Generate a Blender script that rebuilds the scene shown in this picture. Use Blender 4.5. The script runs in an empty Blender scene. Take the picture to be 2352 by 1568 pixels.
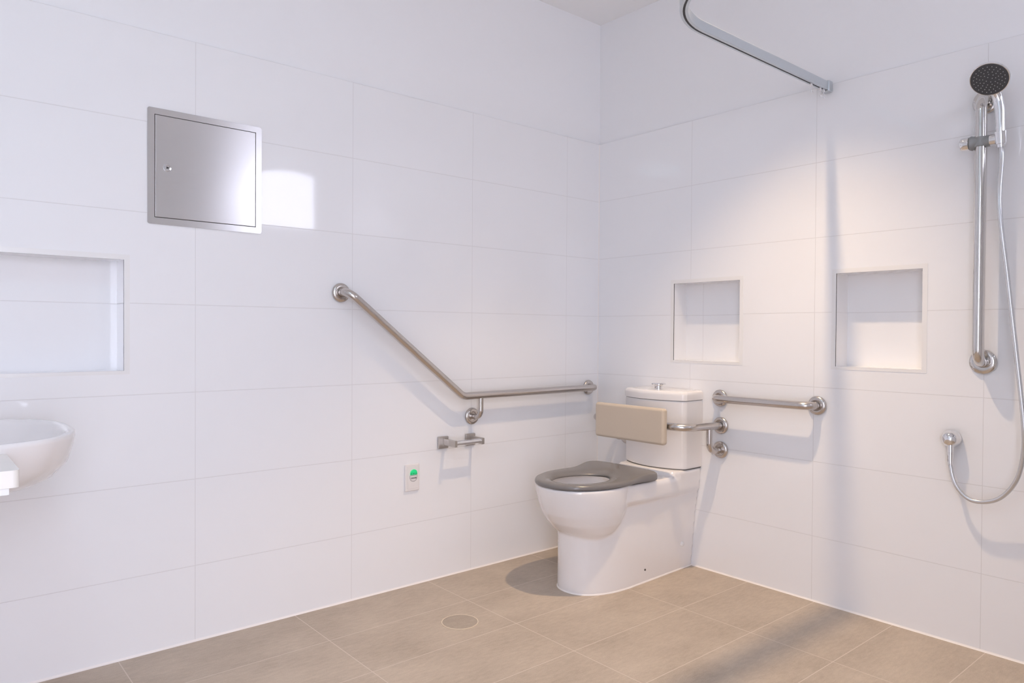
import bpy, bmesh, math
import numpy as np
from mathutils import Vector, Matrix

# ------------------------------------------------------------------ camera, light, exposure
SC = bpy.context.scene
COL = SC.collection
CEIL = 2.69          # ceiling height
TILE_TOP = 2.0627    # top of wall tiling
WX = -3.35           # wall behind the vanity
WY = -3.0            # wall with window and door

def camera():
    yaw, pitch, roll = 0.7051, -0.0120, 0.0063
    fx = 1656.47
    f = Vector((math.sin(yaw)*math.cos(pitch), math.cos(yaw)*math.cos(pitch), math.sin(pitch)))
    r = Vector((math.cos(yaw), -math.sin(yaw), 0)); u = r.cross(f)
    r2 = r*math.cos(roll) + u*math.sin(roll); u2 = -r*math.sin(roll) + u*math.cos(roll)
    cd = bpy.data.cameras.new('camera'); cam = bpy.data.objects.new('camera', cd)
    COL.objects.link(cam)
    m = Matrix.Identity(4)
    for i in range(3):
        m[i][0] = r2[i]; m[i][1] = u2[i]; m[i][2] = -f[i]
    m[0][3], m[1][3], m[2][3] = -2.808, -2.5993, 1.0738
    cam.matrix_world = m
    cd.sensor_width = 36.0; cd.lens = fx/2352*36.0
    cd.clip_start = 0.02
    SC.camera = cam
camera()

WORLD_STRENGTH = 9.5
LAMP_POWER = 132.0
OX, OY, FILL_STRENGTH = -2.80, -1.80, 11.0  # position and glow of the added ceiling fill
SC.view_settings.view_transform = 'Standard'
SC.view_settings.look = 'None'
SC.view_settings.gamma = 1.0
SC.view_settings.exposure = 0.05
SC.view_settings.use_curve_mapping = False
try:
    SC.cycles.use_denoising = True
    SC.cycles.max_bounces = 14; SC.cycles.diffuse_bounces = 8; SC.cycles.glossy_bounces = 5
    SC.cycles.transparent_max_bounces = 8
    SC.cycles.caustics_reflective = False; SC.cycles.caustics_refractive = False
    SC.cycles.sample_clamp_indirect = 6.0
except Exception:
    pass

world = bpy.data.worlds.new('world'); SC.world = world
world.use_nodes = True
bgn = world.node_tree.nodes['Background']
bgn.inputs[0].default_value = (0.82, 0.835, 1.0, 1)
bgn.inputs[1].default_value = WORLD_STRENGTH

# window opening in the wall behind the camera (x range, z range)
WIN = (-0.88, -0.12, 1.88, 2.42)
def light_obj(name, kind, loc, rot=(0, 0, 0)):
    ld = bpy.data.lights.new(name, kind); o = bpy.data.objects.new(name, ld)
    COL.objects.link(o); o.location = loc; o.rotation_euler = rot
    return o, ld
po, pd = light_obj('window_portal', 'AREA', ((WIN[0]+WIN[1])/2, WY-0.05, (WIN[2]+WIN[3])/2), (math.pi/2, 0, 0))
pd.shape = 'RECTANGLE'; pd.size = WIN[1]-WIN[0]; pd.size_y = WIN[3]-WIN[2]
pd.cycles.is_portal = True
# unseen doorway added behind the camera, letting in daylight as flat fill
FILL_DOOR = (-3.27, -2.45, 2.10)
po, pd = light_obj('fill_doorway_portal', 'AREA', ((FILL_DOOR[0]+FILL_DOOR[1])/2, WY-0.05, FILL_DOOR[2]/2), (math.pi/2, 0, 0))
pd.shape = 'RECTANGLE'; pd.size = FILL_DOOR[1]-FILL_DOOR[0]; pd.size_y = FILL_DOOR[2]
pd.cycles.is_portal = True

# ceiling downlights: (x, y, power, colour, cone degrees)
DOWNLIGHTS = [(-0.72, -1.20, LAMP_POWER, (1.0, 0.73, 0.46), 86)]
for x, y, pw, c, cone in DOWNLIGHTS:
    o, ld = light_obj('downlight_lamp', 'SPOT', (x, y, CEIL-0.012))
    ld.energy = pw; ld.color = c; ld.spot_size = math.radians(cone); ld.spot_blend = 0.95
    ld.shadow_soft_size = 0.020

# ------------------------------------------------------------------ materials
MATS = {}
def nt(name):
    m = bpy.data.materials.new(name); m.use_nodes = True
    t = m.node_tree
    return m, t, t.nodes['Principled BSDF']
def simple(name, col, rough=0.4, metal=0.0, ior=1.5, coat=0.0, noise=0.0, nscale=60, bump=0.0):
    m, t, b = nt(name)
    b.inputs['Roughness'].default_value = rough; b.inputs['Metallic'].default_value = metal
    b.inputs['IOR'].default_value = ior
    if coat: b.inputs['Coat Weight'].default_value = coat
    n = t.nodes.new('ShaderNodeTexNoise'); n.inputs['Scale'].default_value = nscale
    n.inputs['Detail'].default_value = 3
    mx = t.nodes.new('ShaderNodeMix'); mx.data_type = 'RGBA'
    mx.inputs[6].default_value = (*[c*(1-noise) for c in col], 1)
    mx.inputs[7].default_value = (*[min(1, c*(1+noise)) for c in col], 1)
    g = t.nodes.new('ShaderNodeNewGeometry')
    t.links.new(g.outputs['Position'], n.inputs['Vector'])
    t.links.new(n.outputs['Fac'], mx.inputs[0]); t.links.new(mx.outputs[2], b.inputs['Base Color'])
    if bump:
        bp = t.nodes.new('ShaderNodeBump'); bp.inputs['Strength'].default_value = bump
        bp.inputs['Distance'].default_value = 0.001
        t.links.new(n.outputs['Fac'], bp.inputs['Height']); t.links.new(bp.outputs[0], b.inputs['Normal'])
    MATS[name] = m
    return m

def math_node(t, op, a, b=None, c=None):
    n = t.nodes.new('ShaderNodeMath'); n.operation = op
    for i, v in enumerate((a, b, c)):
        if v is None: continue
        if isinstance(v, (int, float)): n.inputs[i].default_value = v
        else: t.links.new(v, n.inputs[i])
    return n.outputs[0]
def joint(t, coord, origin, step, half):
    # 1 on the joint, 0 on the tile
    s = math_node(t, 'DIVIDE', math_node(t, 'SUBTRACT', coord, origin), step)
    fr = math_node(t, 'FRACT', math_node(t, 'ADD', s, 0.5))
    d = math_node(t, 'MULTIPLY', math_node(t, 'ABSOLUTE', math_node(t, 'SUBTRACT', fr, 0.5)), step)
    mr = t.nodes.new('ShaderNodeMapRange')
    mr.inputs[1].default_value = half*0.55; mr.inputs[2].default_value = half*1.3
    mr.inputs[3].default_value = 1; mr.inputs[4].default_value = 0
    t.links.new(d, mr.inputs[0])
    return mr.outputs[0]

def tile_wall(name, axis, a0):
    m, t, b = nt(name)
    g = t.nodes.new('ShaderNodeNewGeometry'); sp = t.nodes.new('ShaderNodeSeparateXYZ')
    t.links.new(g.outputs['Position'], sp.inputs[0])
    a = math_node(t, 'MULTIPLY', sp.outputs[axis], -1.0)
    jv = joint(t, a, a0, 0.5969, 0.0011); jh = joint(t, sp.outputs[2], TILE_TOP, 0.3, 0.0012)
    j = math_node(t, 'MAXIMUM', jv, jh)
    mx = t.nodes.new('ShaderNodeMix'); mx.data_type = 'RGBA'
    mx.inputs[6].default_value = (0.86, 0.86, 0.87, 1); mx.inputs[7].default_value = (0.70, 0.69, 0.69, 1)
    t.links.new(j, mx.inputs[0]); t.links.new(mx.outputs[2], b.inputs['Base Color'])
    rr = t.nodes.new('ShaderNodeMapRange'); rr.inputs[3].default_value = 0.045; rr.inputs[4].default_value = 0.5
    t.links.new(j, rr.inputs[0]); t.links.new(rr.outputs[0], b.inputs['Roughness'])
    bp = t.nodes.new('ShaderNodeBump'); bp.inputs['Strength'].default_value = 0.4; bp.inputs['Distance'].default_value = 0.0006
    t.links.new(math_node(t, 'SUBTRACT', 1.0, j), bp.inputs['Height']); t.links.new(bp.outputs[0], b.inputs['Normal'])
    b.inputs['IOR'].default_value = 1.53
    MATS[name] = m
    return m
tile_wall('tile_left', 0, 0.2377)
tile_wall('tile_right', 1, 0.5804)

def floor_tile(name, tint=1.0, joints=True):
    m, t, b = nt(name)
    g = t.nodes.new('ShaderNodeNewGeometry'); sp = t.nodes.new('ShaderNodeSeparateXYZ')
    t.links.new(g.outputs['Position'], sp.inputs[0])
    def noise(scale, detail, rough, stretch=(1, 1, 1)):
        mp = t.nodes.new('ShaderNodeMapping'); mp.inputs['Scale'].default_value = stretch
        t.links.new(g.outputs['Position'], mp.inputs[0])
        n = t.nodes.new('ShaderNodeTexNoise'); n.inputs['Scale'].default_value = scale
        n.inputs['Detail'].default_value = detail; n.inputs['Roughness'].default_value = rough
        t.links.new(mp.outputs[0], n.inputs['Vector'])
        return n.outputs['Fac']
    n1 = noise(3.2, 5, 0.62, (1, 1.6, 1)); n2 = noise(26, 6, 0.7, (1, 3.0, 1)); n3 = noise(260, 2, 0.6)
    s = math_node(t, 'ADD', math_node(t, 'MULTIPLY', n1, 0.45), math_node(t, 'MULTIPLY', n2, 0.36))
    s = math_node(t, 'ADD', s, math_node(t, 'MULTIPLY', n3, 0.22))
    # each tile a slightly different shade
    fx = math_node(t, 'FLOOR', math_node(t, 'DIVIDE', math_node(t, 'ADD', sp.outputs[0], 0.472), 0.5985))
    fy = math_node(t, 'FLOOR', math_node(t, 'DIVIDE', math_node(t, 'ADD', sp.outputs[1], 0.592), 0.2999))
    wn = t.nodes.new('ShaderNodeTexWhiteNoise'); wn.noise_dimensions = '2D'
    cb = t.nodes.new('ShaderNodeCombineXYZ'); t.links.new(fx, cb.inputs[0]); t.links.new(fy, cb.inputs[1])
    t.links.new(cb.outputs[0], wn.inputs['Vector'])
    s = math_node(t, 'ADD', s, math_node(t, 'MULTIPLY', math_node(t, 'SUBTRACT', wn.outputs[0], 0.5), 0.07))
    cr = t.nodes.new('ShaderNodeValToRGB')
    e = cr.color_ramp.elements
    e[0].position = 0.37; e[0].color = (0.370*tint, 0.305*tint, 0.240*tint, 1)
    e[1].position = 0.655; e[1].color = (0.55*tint, 0.465*tint, 0.375*tint, 1)
    t.links.new(s, cr.inputs[0])
    last = cr.outputs[0]
    if joints:
        jx = joint(t, math_node(t, 'MULTIPLY', sp.outputs[0], -1.0), 0.472, 0.5985, 0.0016)
        jy = joint(t, math_node(t, 'MULTIPLY', sp.outputs[1], -1.0), 0.592, 0.2999, 0.0016)
        j = math_node(t, 'MAXIMUM', jx, jy)
        mx = t.nodes.new('ShaderNodeMix'); mx.data_type = 'RGBA'; mx.inputs[7].default_value = (0.62, 0.54, 0.47, 1)
        t.links.new(j, mx.inputs[0]); t.links.new(last, mx.inputs[6]); last = mx.outputs[2]
    t.links.new(last, b.inputs['Base Color'])
    b.inputs['Roughness'].default_value = 0.55
    bp = t.nodes.new('ShaderNodeBump'); bp.inputs['Strength'].default_value = 0.25; bp.inputs['Distance'].default_value = 0.0006
    t.links.new(n2, bp.inputs['Height']); t.links.new(bp.outputs[0], b.inputs['Normal'])
    MATS[name] = m
floor_tile('floor_tile'); floor_tile('drain_tile', 0.80, False)

simple('paint', (0.86, 0.86, 0.87), 0.55, noise=0.006, nscale=40)
simple('ceiling_paint', (0.90, 0.90, 0.90), 0.8, noise=0.006, nscale=40)
simple('trim_white', (0.83, 0.82, 0.81), 0.25, noise=0.005)
simple('silicone', (0.86, 0.82, 0.79), 0.4, noise=0.01)
simple('ceramic', (0.82, 0.795, 0.785), 0.07, coat=0.3, noise=0.004)
simple('bench_solid', (0.82, 0.79, 0.74), 0.25, noise=0.01)
simple('bench_fascia', (0.80, 0.81, 0.80), 0.4, noise=0.01)
simple('seat_grey', (0.185, 0.176, 0.172), 0.22, noise=0.03, nscale=120)
simple('pad_beige', (0.56, 0.475, 0.375), 0.42, noise=0.02, nscale=90, bump=0.06)
simple('satin_steel', (0.60, 0.56, 0.53), 0.24, 1.0, noise=0.04, nscale=150)
simple('polished_steel', (0.66, 0.64, 0.62), 0.10, 1.0, noise=0.02, nscale=80)
simple('holder_steel', (0.52, 0.49, 0.46), 0.30, 1.0, noise=0.03, nscale=150)
simple('chrome', (0.80, 0.80, 0.81), 0.05, 1.0, noise=0.01)
simple('hose_silver', (0.66, 0.67, 0.69), 0.25, 0.75, noise=0.03, nscale=300)
simple('alu_track', (0.62, 0.66, 0.69), 0.32, 0.85, noise=0.02, nscale=120)
simple('slot_dark', (0.03, 0.03, 0.035), 0.5, noise=0.05)
simple('seam_dark', (0.05, 0.045, 0.04), 0.6, noise=0.05)
simple('spray_grey', (0.055, 0.058, 0.066), 0.45, noise=0.08, nscale=90)
simple('nozzle_rubber', (0.42, 0.43, 0.45), 0.4, noise=0.05)
simple('clamp_grey', (0.27, 0.28, 0.28), 0.45, noise=0.05)
simple('plate_plastic', (0.80, 0.77, 0.75), 0.30, noise=0.01)
simple('cancel_plastic', (0.74, 0.71, 0.70), 0.35, noise=0.01)
simple('ink_dark', (0.03, 0.025, 0.03), 0.5, noise=0.05)
simple('ink_green', (0.0, 0.10, 0.035), 0.5, noise=0.05)
simple('brass_ring', (0.80, 0.70, 0.55), 0.3, 0.4, noise=0.03)
simple('door_paint', (0.80, 0.80, 0.81), 0.35, noise=0.01)
simple('concrete', (0.42, 0.41, 0.39), 0.85, noise=0.15, nscale=6)
simple('alu_frame', (0.70, 0.71, 0.73), 0.35, 0.3, noise=0.02)
simple('blocker_dark', (0.22, 0.23, 0.25), 0.7, noise=0.05)
def emissive_green():  # call button green with a weak emission
    m, t, b = nt('call_green'); b.inputs['Base Color'].default_value = (0.01, 0.50, 0.17, 1)
    n = t.nodes.new('ShaderNodeTexNoise'); n.inputs['Scale'].default_value = 180
    cr = t.nodes.new('ShaderNodeValToRGB'); t.links.new(n.outputs['Fac'], cr.inputs[0])
    cr.color_ramp.elements[0].color = (0.0, 0.35, 0.10, 1); cr.color_ramp.elements[1].color = (0.04, 0.72, 0.30, 1)
    t.links.new(cr.outputs[0], b.inputs['Emission Color']); b.inputs['Emission Strength'].default_value = 0.55
    b.inputs['Roughness'].default_value = 0.25
    MATS['call_green'] = m
emissive_green()
def clear_plastic():
    m, t, b = nt('clear_plastic'); b.inputs['Base Color'].default_value = (0.85, 0.86, 0.88, 1)
    b.inputs['Roughness'].default_value = 0.2; b.inputs['Alpha'].default_value = 0.35
    MATS['clear_plastic'] = m
clear_plastic()
def pane():
    m, t, b = nt('window_glass'); out = t.nodes['Material Output']; t.nodes.remove(b)
    tr = t.nodes.new('ShaderNodeBsdfTransparent'); gl = t.nodes.new('ShaderNodeBsdfGlossy')
    gl.inputs['Roughness'].default_value = 0.02
    fr = t.nodes.new('ShaderNodeFresnel'); fr.inputs[0].default_value = 1.45
    mx = t.nodes.new('ShaderNodeMixShader')
    t.links.new(fr.outputs[0], mx.inputs[0]); t.links.new(tr.outputs[0], mx.inputs[1]); t.links.new(gl.outputs[0], mx.inputs[2])
    t.links.new(mx.outputs[0], out.inputs[0]); MATS['window_glass'] = m
pane()
def water():
    m, t, b = nt('water'); b.inputs['Base Color'].default_value = (0.55, 0.58, 0.58, 1)
    b.inputs['Roughness'].default_value = 0.03; b.inputs['IOR'].default_value = 1.33
    b.inputs['Transmission Weight'].default_value = 0.3
    n = t.nodes.new('ShaderNodeTexNoise'); n.inputs['Scale'].default_value = 12
    bp = t.nodes.new('ShaderNodeBump'); bp.inputs['Strength'].default_value = 0.03
    t.links.new(n.outputs['Fac'], bp.inputs['Height']); t.links.new(bp.outputs[0], b.inputs['Normal'])
    MATS['water'] = m
water()
def brushed(name, rough, aniso, rot):
    # vertically brushed sheet steel
    m, t, b = nt(name)
    g = t.nodes.new('ShaderNodeNewGeometry'); mp = t.nodes.new('ShaderNodeMapping')
    mp.inputs['Scale'].default_value = (14, 14, 900) if rot else (900, 900, 14)
    t.links.new(g.outputs['Position'], mp.inputs[0])
    n = t.nodes.new('ShaderNodeTexNoise'); n.inputs['Scale'].default_value = 1.0; n.inputs['Detail'].default_value = 3
    t.links.new(mp.outputs[0], n.inputs['Vector'])
    mx = t.nodes.new('ShaderNodeMix'); mx.data_type = 'RGBA'
    mx.inputs[6].default_value = (0.66, 0.655, 0.66, 1); mx.inputs[7].default_value = (0.76, 0.755, 0.76, 1)
    t.links.new(n.outputs['Fac'], mx.inputs[0]); t.links.new(mx.outputs[2], b.inputs['Base Color'])
    b.inputs['Metallic'].default_value = 1.0; b.inputs['Roughness'].default_value = rough
    b.inputs['Anisotropic'].default_value = aniso
    tg = t.nodes.new('ShaderNodeCombineXYZ'); tg.inputs[0].default_value = 1.0
    b.inputs['Anisotropic Rotation'].default_value = 0.25
    t.links.new(tg.outputs[0], b.inputs['Tangent'])
    MATS[name] = m
brushed('panel_steel', 0.27, 0.75, True)

# ------------------------------------------------------------------ mesh helpers
def link(name, bm, mat, parent=None, smooth=True, angle=35, loc=None):
    bmesh.ops.recalc_face_normals(bm, faces=bm.faces[:])
    me = bpy.data.meshes.new(name); bm.to_mesh(me); bm.free()
    mats = mat if isinstance(mat, (list, tuple)) else [mat]
    for k in mats: me.materials.append(MATS[k])
    if smooth:
        me.polygons.foreach_set('use_smooth', [True]*len(me.polygons))
        me.set_sharp_from_angle(angle=math.radians(angle))
    o = bpy.data.objects.new(name, me); COL.objects.link(o)
    if smooth:
        wn = o.modifiers.new('weighted_normals', 'WEIGHTED_NORMAL'); wn.keep_sharp = True; wn.weight = 80
    if parent is not None:
        # meshes are written in world coordinates; move them into the parent's frame
        o.parent = parent
        off = Vector((0, 0, 0)); q = parent
        while q is not None: off += q.location; q = q.parent
        me.transform(Matrix.Translation(-off))
    elif loc is not None:
        me.transform(Matrix.Translation(-Vector(loc))); o.location = loc
    me.update()
    return o
def thing(name, label, cat, loc, group=None):
    o = bpy.data.objects.new(name, None); COL.objects.link(o); o.location = loc
    o.empty_display_size = 0.05
    return tag(o, label, cat, group)
def tag(o, label, cat, group=None):
    o['label'] = label; o['category'] = cat
    if group: o['group'] = group
    return o
def struct(o, label=None, cat=None):
    o['kind'] = 'structure'
    if label: o['label'] = label; o['category'] = cat
    return o

def add_box(bm, lo, hi, bevel=0.0, seg=3, mi=0):
    lo, hi = Vector(lo), Vector(hi)
    r = bmesh.ops.create_cube(bm, size=1.0)
    vs = r['verts']
    for v in vs:
        v.co = Vector([lo[i] + (v.co[i]+0.5)*(hi[i]-lo[i]) for i in range(3)])
    fs = list({f for v in vs for f in v.link_faces})
    for f in fs: f.material_index = mi
    if bevel > 0:
        es = list({e for v in vs for e in v.link_edges})
        bmesh.ops.bevel(bm, geom=es, offset=bevel, segments=seg, profile=0.5, affect='EDGES')
    return vs
def frame_of(d, up=Vector((0, 0, 1))):
    d = Vector(d).normalized()
    if abs(d.dot(up)) > 0.95: up = Vector((1, 0, 0))
    a = up.cross(d).normalized(); b = d.cross(a).normalized()
    return a, b
def add_rings(bm, rings, cap0=True, cap1=True, closed=False, mi=0):
    vr = [[bm.verts.new(p) for p in ring] for ring in rings]
    n = len(vr[0])
    pairs = list(zip(vr[:-1], vr[1:])) + ([(vr[-1], vr[0])] if closed else [])
    for A, B in pairs:
        for i in range(n):
            f = bm.faces.new((A[i], A[(i+1) % n], B[(i+1) % n], B[i])); f.material_index = mi
    if not closed:
        if cap0: bm.faces.new(vr[0]).material_index = mi
        if cap1: bm.faces.new(vr[-1]).material_index = mi
def add_lathe(bm, origin, axis, prof, n=32, mi=0, cap=True):
    # prof: list of (distance along axis, radius)
    o = Vector(origin); d = Vector(axis).normalized(); a, b = frame_of(d)
    rings = []
    for h, r in prof:
        r = max(r, 1e-5)
        rings.append([o + d*h + (a*math.cos(2*math.pi*i/n) + b*math.sin(2*math.pi*i/n))*r for i in range(n)])
    add_rings(bm, rings, cap, cap, mi=mi)
def fillet(points, radii, seg=10):
    P = [Vector(p) for p in points]; out = [P[0]]
    for i in range(1, len(P)-1):
        r = radii[i-1] if isinstance(radii, (list, tuple)) else radii
        a = (P[i-1]-P[i]).normalized(); b = (P[i+1]-P[i]).normalized()
        ang = a.angle(b)
        if r <= 0 or ang > math.pi-0.02: out.append(P[i]); continue
        t = r/math.tan(ang/2)
        c = P[i] + (a+b).normalized()*(r/math.sin(ang/2))
        s = P[i]+a*t; e = P[i]+b*t
        v0 = s-c; v1 = e-c; tot = v0.angle(v1); ax = v0.cross(v1).normalized()
        for k in range(seg+1):
            out.append(c + Matrix.Rotation(tot*k/seg, 3, ax) @ v0)
    out.append(P[-1])
    return out
def catmull(P, sub=8, closed=False):
    P = [Vector(p) for p in P]; n = len(P); out = []
    rng = range(n) if closed else range(n-1)
    for i in rng:
        if closed: p0, p1, p2, p3 = P[i-1], P[i], P[(i+1) % n], P[(i+2) % n]
        else: p0, p1, p2, p3 = P[max(i-1, 0)], P[i], P[i+1], P[min(i+2, n-1)]
        for k in range(sub):
            t = k/sub
            out.append(0.5*((2*p1) + (p2-p0)*t + (2*p0-5*p1+4*p2-p3)*t*t + (3*p1-p0-3*p2+p3)*t**3))
    if not closed: out.append(P[-1])
    return out
def add_sweep(bm, path, section, n=None, mi=0):
    # section: list of (a, b) offsets, or a radius; parallel transport frames
    P = [Vector(p) for p in path]
    Q = [P[0]]
    for p in P[1:]:
        if (p-Q[-1]).length > 1e-6: Q.append(p)
    P = Q
    if isinstance(section, (int, float)):
        n = n or 20
        section = [(section*math.cos(2*math.pi*i/n), section*math.sin(2*math.pi*i/n)) for i in range(n)]
    T = []
    for i in range(len(P)):
        d = (P[min(i+1, len(P)-1)] - P[max(i-1, 0)]).normalized(); T.append(d)
    a, b = frame_of(T[0])
    rings = []
    for i in range(len(P)):
        if i > 0:
            q = T[i-1].rotation_difference(T[i]); a = q @ a; b = q @ b
        rings.append([P[i] + a*s + b*t for s, t in section])
    add_rings(bm, rings, mi=mi)
def new(): return bmesh.new()
def flange(name, centre, axis, parent, r=0.038, mat='satin_steel'):
    # domed cover plate with a raised collar
    bm = new()
    prof = [(0.0, r*0.97), (0.0015, r), (0.005, r), (0.0085, r*0.955), (0.0115, r*0.86), (0.0135, r*0.72),
            (0.0132, r*0.60), (0.0125, 0.0192), (0.010, 0.0185), (0.009, 0.0155), (0.009, 0.0)]
    add_lathe(bm, centre, axis, prof, 40)
    return link(name, bm, mat, parent, angle=50)

# ------------------------------------------------------------------ room shell
def wall_with_niches(name, mp, length, niches, mats, depth=0.10, top=True):
    # mp(a, d, z) -> world; a = distance along wall, d = distance into the room
    bm = new()
    a_s = sorted({-0.03, length, *[n[0] for n in niches], *[n[1] for n in niches]})
    z_s = sorted({0.0, TILE_TOP, *[n[2] for n in niches], *[n[3] for n in niches]})
    V = {}
    def v(a, d, z):
        k = (round(a, 5), round(d, 5), round(z, 5))
        if k not in V: V[k] = bm.verts.new(mp(*k))
        return V[k]
    def quad(p, q, r, s, mi=0):
        f = bm.faces.new((v(*p), v(*q), v(*r), v(*s))); f.material_index = mi
    for i in range(len(a_s)-1):
        for j in range(len(z_s)-1):
            a0, a1, z0, z1 = a_s[i], a_s[i+1], z_s[j], z_s[j+1]
            if any(n[0] <= a0+1e-6 and a1 <= n[1]+1e-6 and n[2] <= z0+1e-6 and z1 <= n[3]+1e-6 for n in niches):
                quad((a0, -depth, z0), (a1, -depth, z0), (a1, -depth, z1), (a0, -depth, z1))
                for n in niches:
                    if not (n[0] <= a0+1e-6 and a1 <= n[1]+1e-6): continue
                    if abs(a0-n[0]) < 1e-6: quad((a0, 0, z0), (a0, -depth, z0), (a0, -depth, z1), (a0, 0, z1))
                    if abs(a1-n[1]) < 1e-6: quad((a1, 0, z0), (a1, -depth, z0), (a1, -depth, z1), (a1, 0, z1))
                    if abs(z0-n[2]) < 1e-6: quad((a0, 0, z0), (a1, 0, z0), (a1, -depth, z0), (a0, -depth, z0))
                    if abs(z1-n[3]) < 1e-6: quad((a0, 0, z1), (a1, 0, z1), (a1, -depth, z1), (a0, -depth, z1))
            else:
                quad((a0, 0, z0), (a1, 0, z0), (a1, 0, z1), (a0, 0, z1))
        # step back to the plastered wall above the tiles
        quad((a0, 0, TILE_TOP), (a1, 0, TILE_TOP), (a1, -0.008, TILE_TOP), (a0, -0.008, TILE_TOP))
        quad((a0, -0.008, TILE_TOP), (a1, -0.008, TILE_TOP), (a1, -0.008, CEIL), (a0, -0.008, CEIL), 1)
        quad((a0, -0.008, CEIL), (a1, -0.008, CEIL), (a1, -0.18, CEIL), (a0, -0.18, CEIL), 1)
        quad((a0, 0, 0), (a1, 0, 0), (a1, -0.18, 0), (a0, -0.18, 0))
        quad((a0, -0.18, 0), (a1, -0.18, 0), (a1, -0.18, CEIL), (a0, -0.18, CEIL), 1)
    bmesh.ops.remove_doubles(bm, verts=bm.verts, dist=1e-5)
    # orient the room side: push a ray test by hand – flip every face whose normal does not match
    me_faces = bm.faces[:]
    bmesh.ops.recalc_face_normals(bm, faces=me_faces)
    o = link(name, bm, mats, smooth=False)
    return struct(o)
NZ0, NZ1 = 0.950, 1.312
mpL = lambda a, d, z: Vector((-a, -d, z))
mpR = lambda a, d, z: Vector((-d, -a, z))
NL = [(2.250, 2.985, 0.943, 1.303)]
NR = [(0.485, 0.838, NZ0, NZ1), (1.264, 1.578, NZ0, 1.315)]
wall_with_niches('wall_left', mpL, 3.35, NL, ['tile_left', 'paint'])
wall_with_niches('wall_right', mpR, 3.0, NR, ['tile_right', 'paint'])

# wall behind the vanity (solid slab)
bm = new(); add_box(bm, (WX-0.15, WY-0.15, 0), (WX, 0.18, CEIL)); struct(link('wall_far', bm, 'paint', smooth=False))
# wall behind the camera with window opening and the added door opening
bm = new()
y0, y1 = WY-0.15, WY
add_box(bm, (WX, y0, 0), (FILL_DOOR[0], y1, CEIL))
add_box(bm, (FILL_DOOR[0], y0, FILL_DOOR[2]), (FILL_DOOR[1], y1, CEIL))
add_box(bm, (FILL_DOOR[1], y0, 0), (WIN[0], y1, CEIL))
add_box(bm, (WIN[0], y0, 0), (WIN[1], y1, WIN[2]))
add_box(bm, (WIN[0], y0, WIN[3]), (WIN[1], y1, CEIL))
add_box(bm, (WIN[1], y0, 0), (0.18, y1, CEIL))
struct(link('wall_back', bm, 'paint', smooth=False))
bm = new(); add_box(bm, (WX-0.15, WY-0.15, -0.12), (0.18, 0.18, 0)); struct(link('floor', bm, 'floor_tile', smooth=False))
bm = new(); add_box(bm, (WX-0.15, WY-0.15, CEIL), (0.18, 0.18, CEIL+0.12)); struct(link('ceiling', bm, 'ceiling_paint', smooth=False))

# silicone bead where the walls meet the floor and each other
TN = [0]
def trim(bm, mat='trim_white', **k):
    TN[0] += 1
    return struct(link('trim_%d' % TN[0], bm, mat, **k))
def bead(p, q, ia, ib, s):
    bm = new(); p, q, ia, ib = map(Vector, (p, q, ia, ib))
    add_rings(bm, [[x, x+ia*s, x+(ia+ib)*s*0.35, x+ib*s] for x in (p, q)])
    return trim(bm, 'silicone', smooth=False)
bead((-3.35, 0, 0), (0, 0, 0), (0, -1, 0), (0, 0, 1), 0.006)
bead((0, 0, 0), (0, -3.0, 0), (-1, 0, 0), (0, 0, 1), 0.006)
bead((0, 0, 0), (0, 0, TILE_TOP), (-1, 0, 0), (0, -1, 0), 0.003)
# square-edge trims around the recessed niches
def niche_trim(mp, n, w=0.017, p=0.0012):
    bm = new()
    a0, a1, z0, z1 = n[:4]
    inn = [(a0, z0), (a1, z0), (a1, z1), (a0, z1)]
    out = [(a0-w, z0-w*0.7), (a1+w, z0-w*0.7), (a1+w, z1+w), (a0-w, z1+w)]
    def ring(q): return q
    for i in range(4):
        j = (i+1) % 4
        A = [(*inn[i], -0.004), (*inn[j], -0.004), (*out[j], -0.0), (*out[i], -0.0)]
        B = [(*inn[i], p), (*inn[j], p), (*out[j], p), (*out[i], p)]
        va = [bm.verts.new(mp(a, d, z)) for a, z, d in A]; vb = [bm.verts.new(mp(a, d, z)) for a, z, d in B]
        bm.faces.new(va); bm.faces.new(vb)
        for k in range(4): bm.faces.new((va[k], va[(k+1) % 4], vb[(k+1) % 4], vb[k]))
    trim(bm, 'trim_white', smooth=False)
for n in NL: niche_trim(mpL, n)
for n in NR: niche_trim(mpR, n)

# window in the back wall and its glazing
bm = new()
wx0, wx1, wz0, wz1 = WIN; fw = 0.035
yo, yi = WY-0.10, WY-0.045
add_box(bm, (wx0, yo, wz0), (wx1, yi, wz0+fw), 0.003); add_box(bm, (wx0, yo, wz1-fw), (wx1, yi, wz1), 0.003)
add_box(bm, (wx0, yo, wz0+fw), (wx0+fw, yi, wz1-fw), 0.003); add_box(bm, (wx1-fw, yo, wz0+fw), (wx1, yi, wz1-fw), 0.003)
w = struct(link('window_1', bm, 'alu_frame', loc=(wx0, WY, wz0)))
bm = new(); add_box(bm, (wx0+fw, WY-0.075, wz0+fw), (wx1-fw, WY-0.071, wz1-fw)); link('window_pane', bm, 'window_glass', w, smooth=False)
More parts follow.
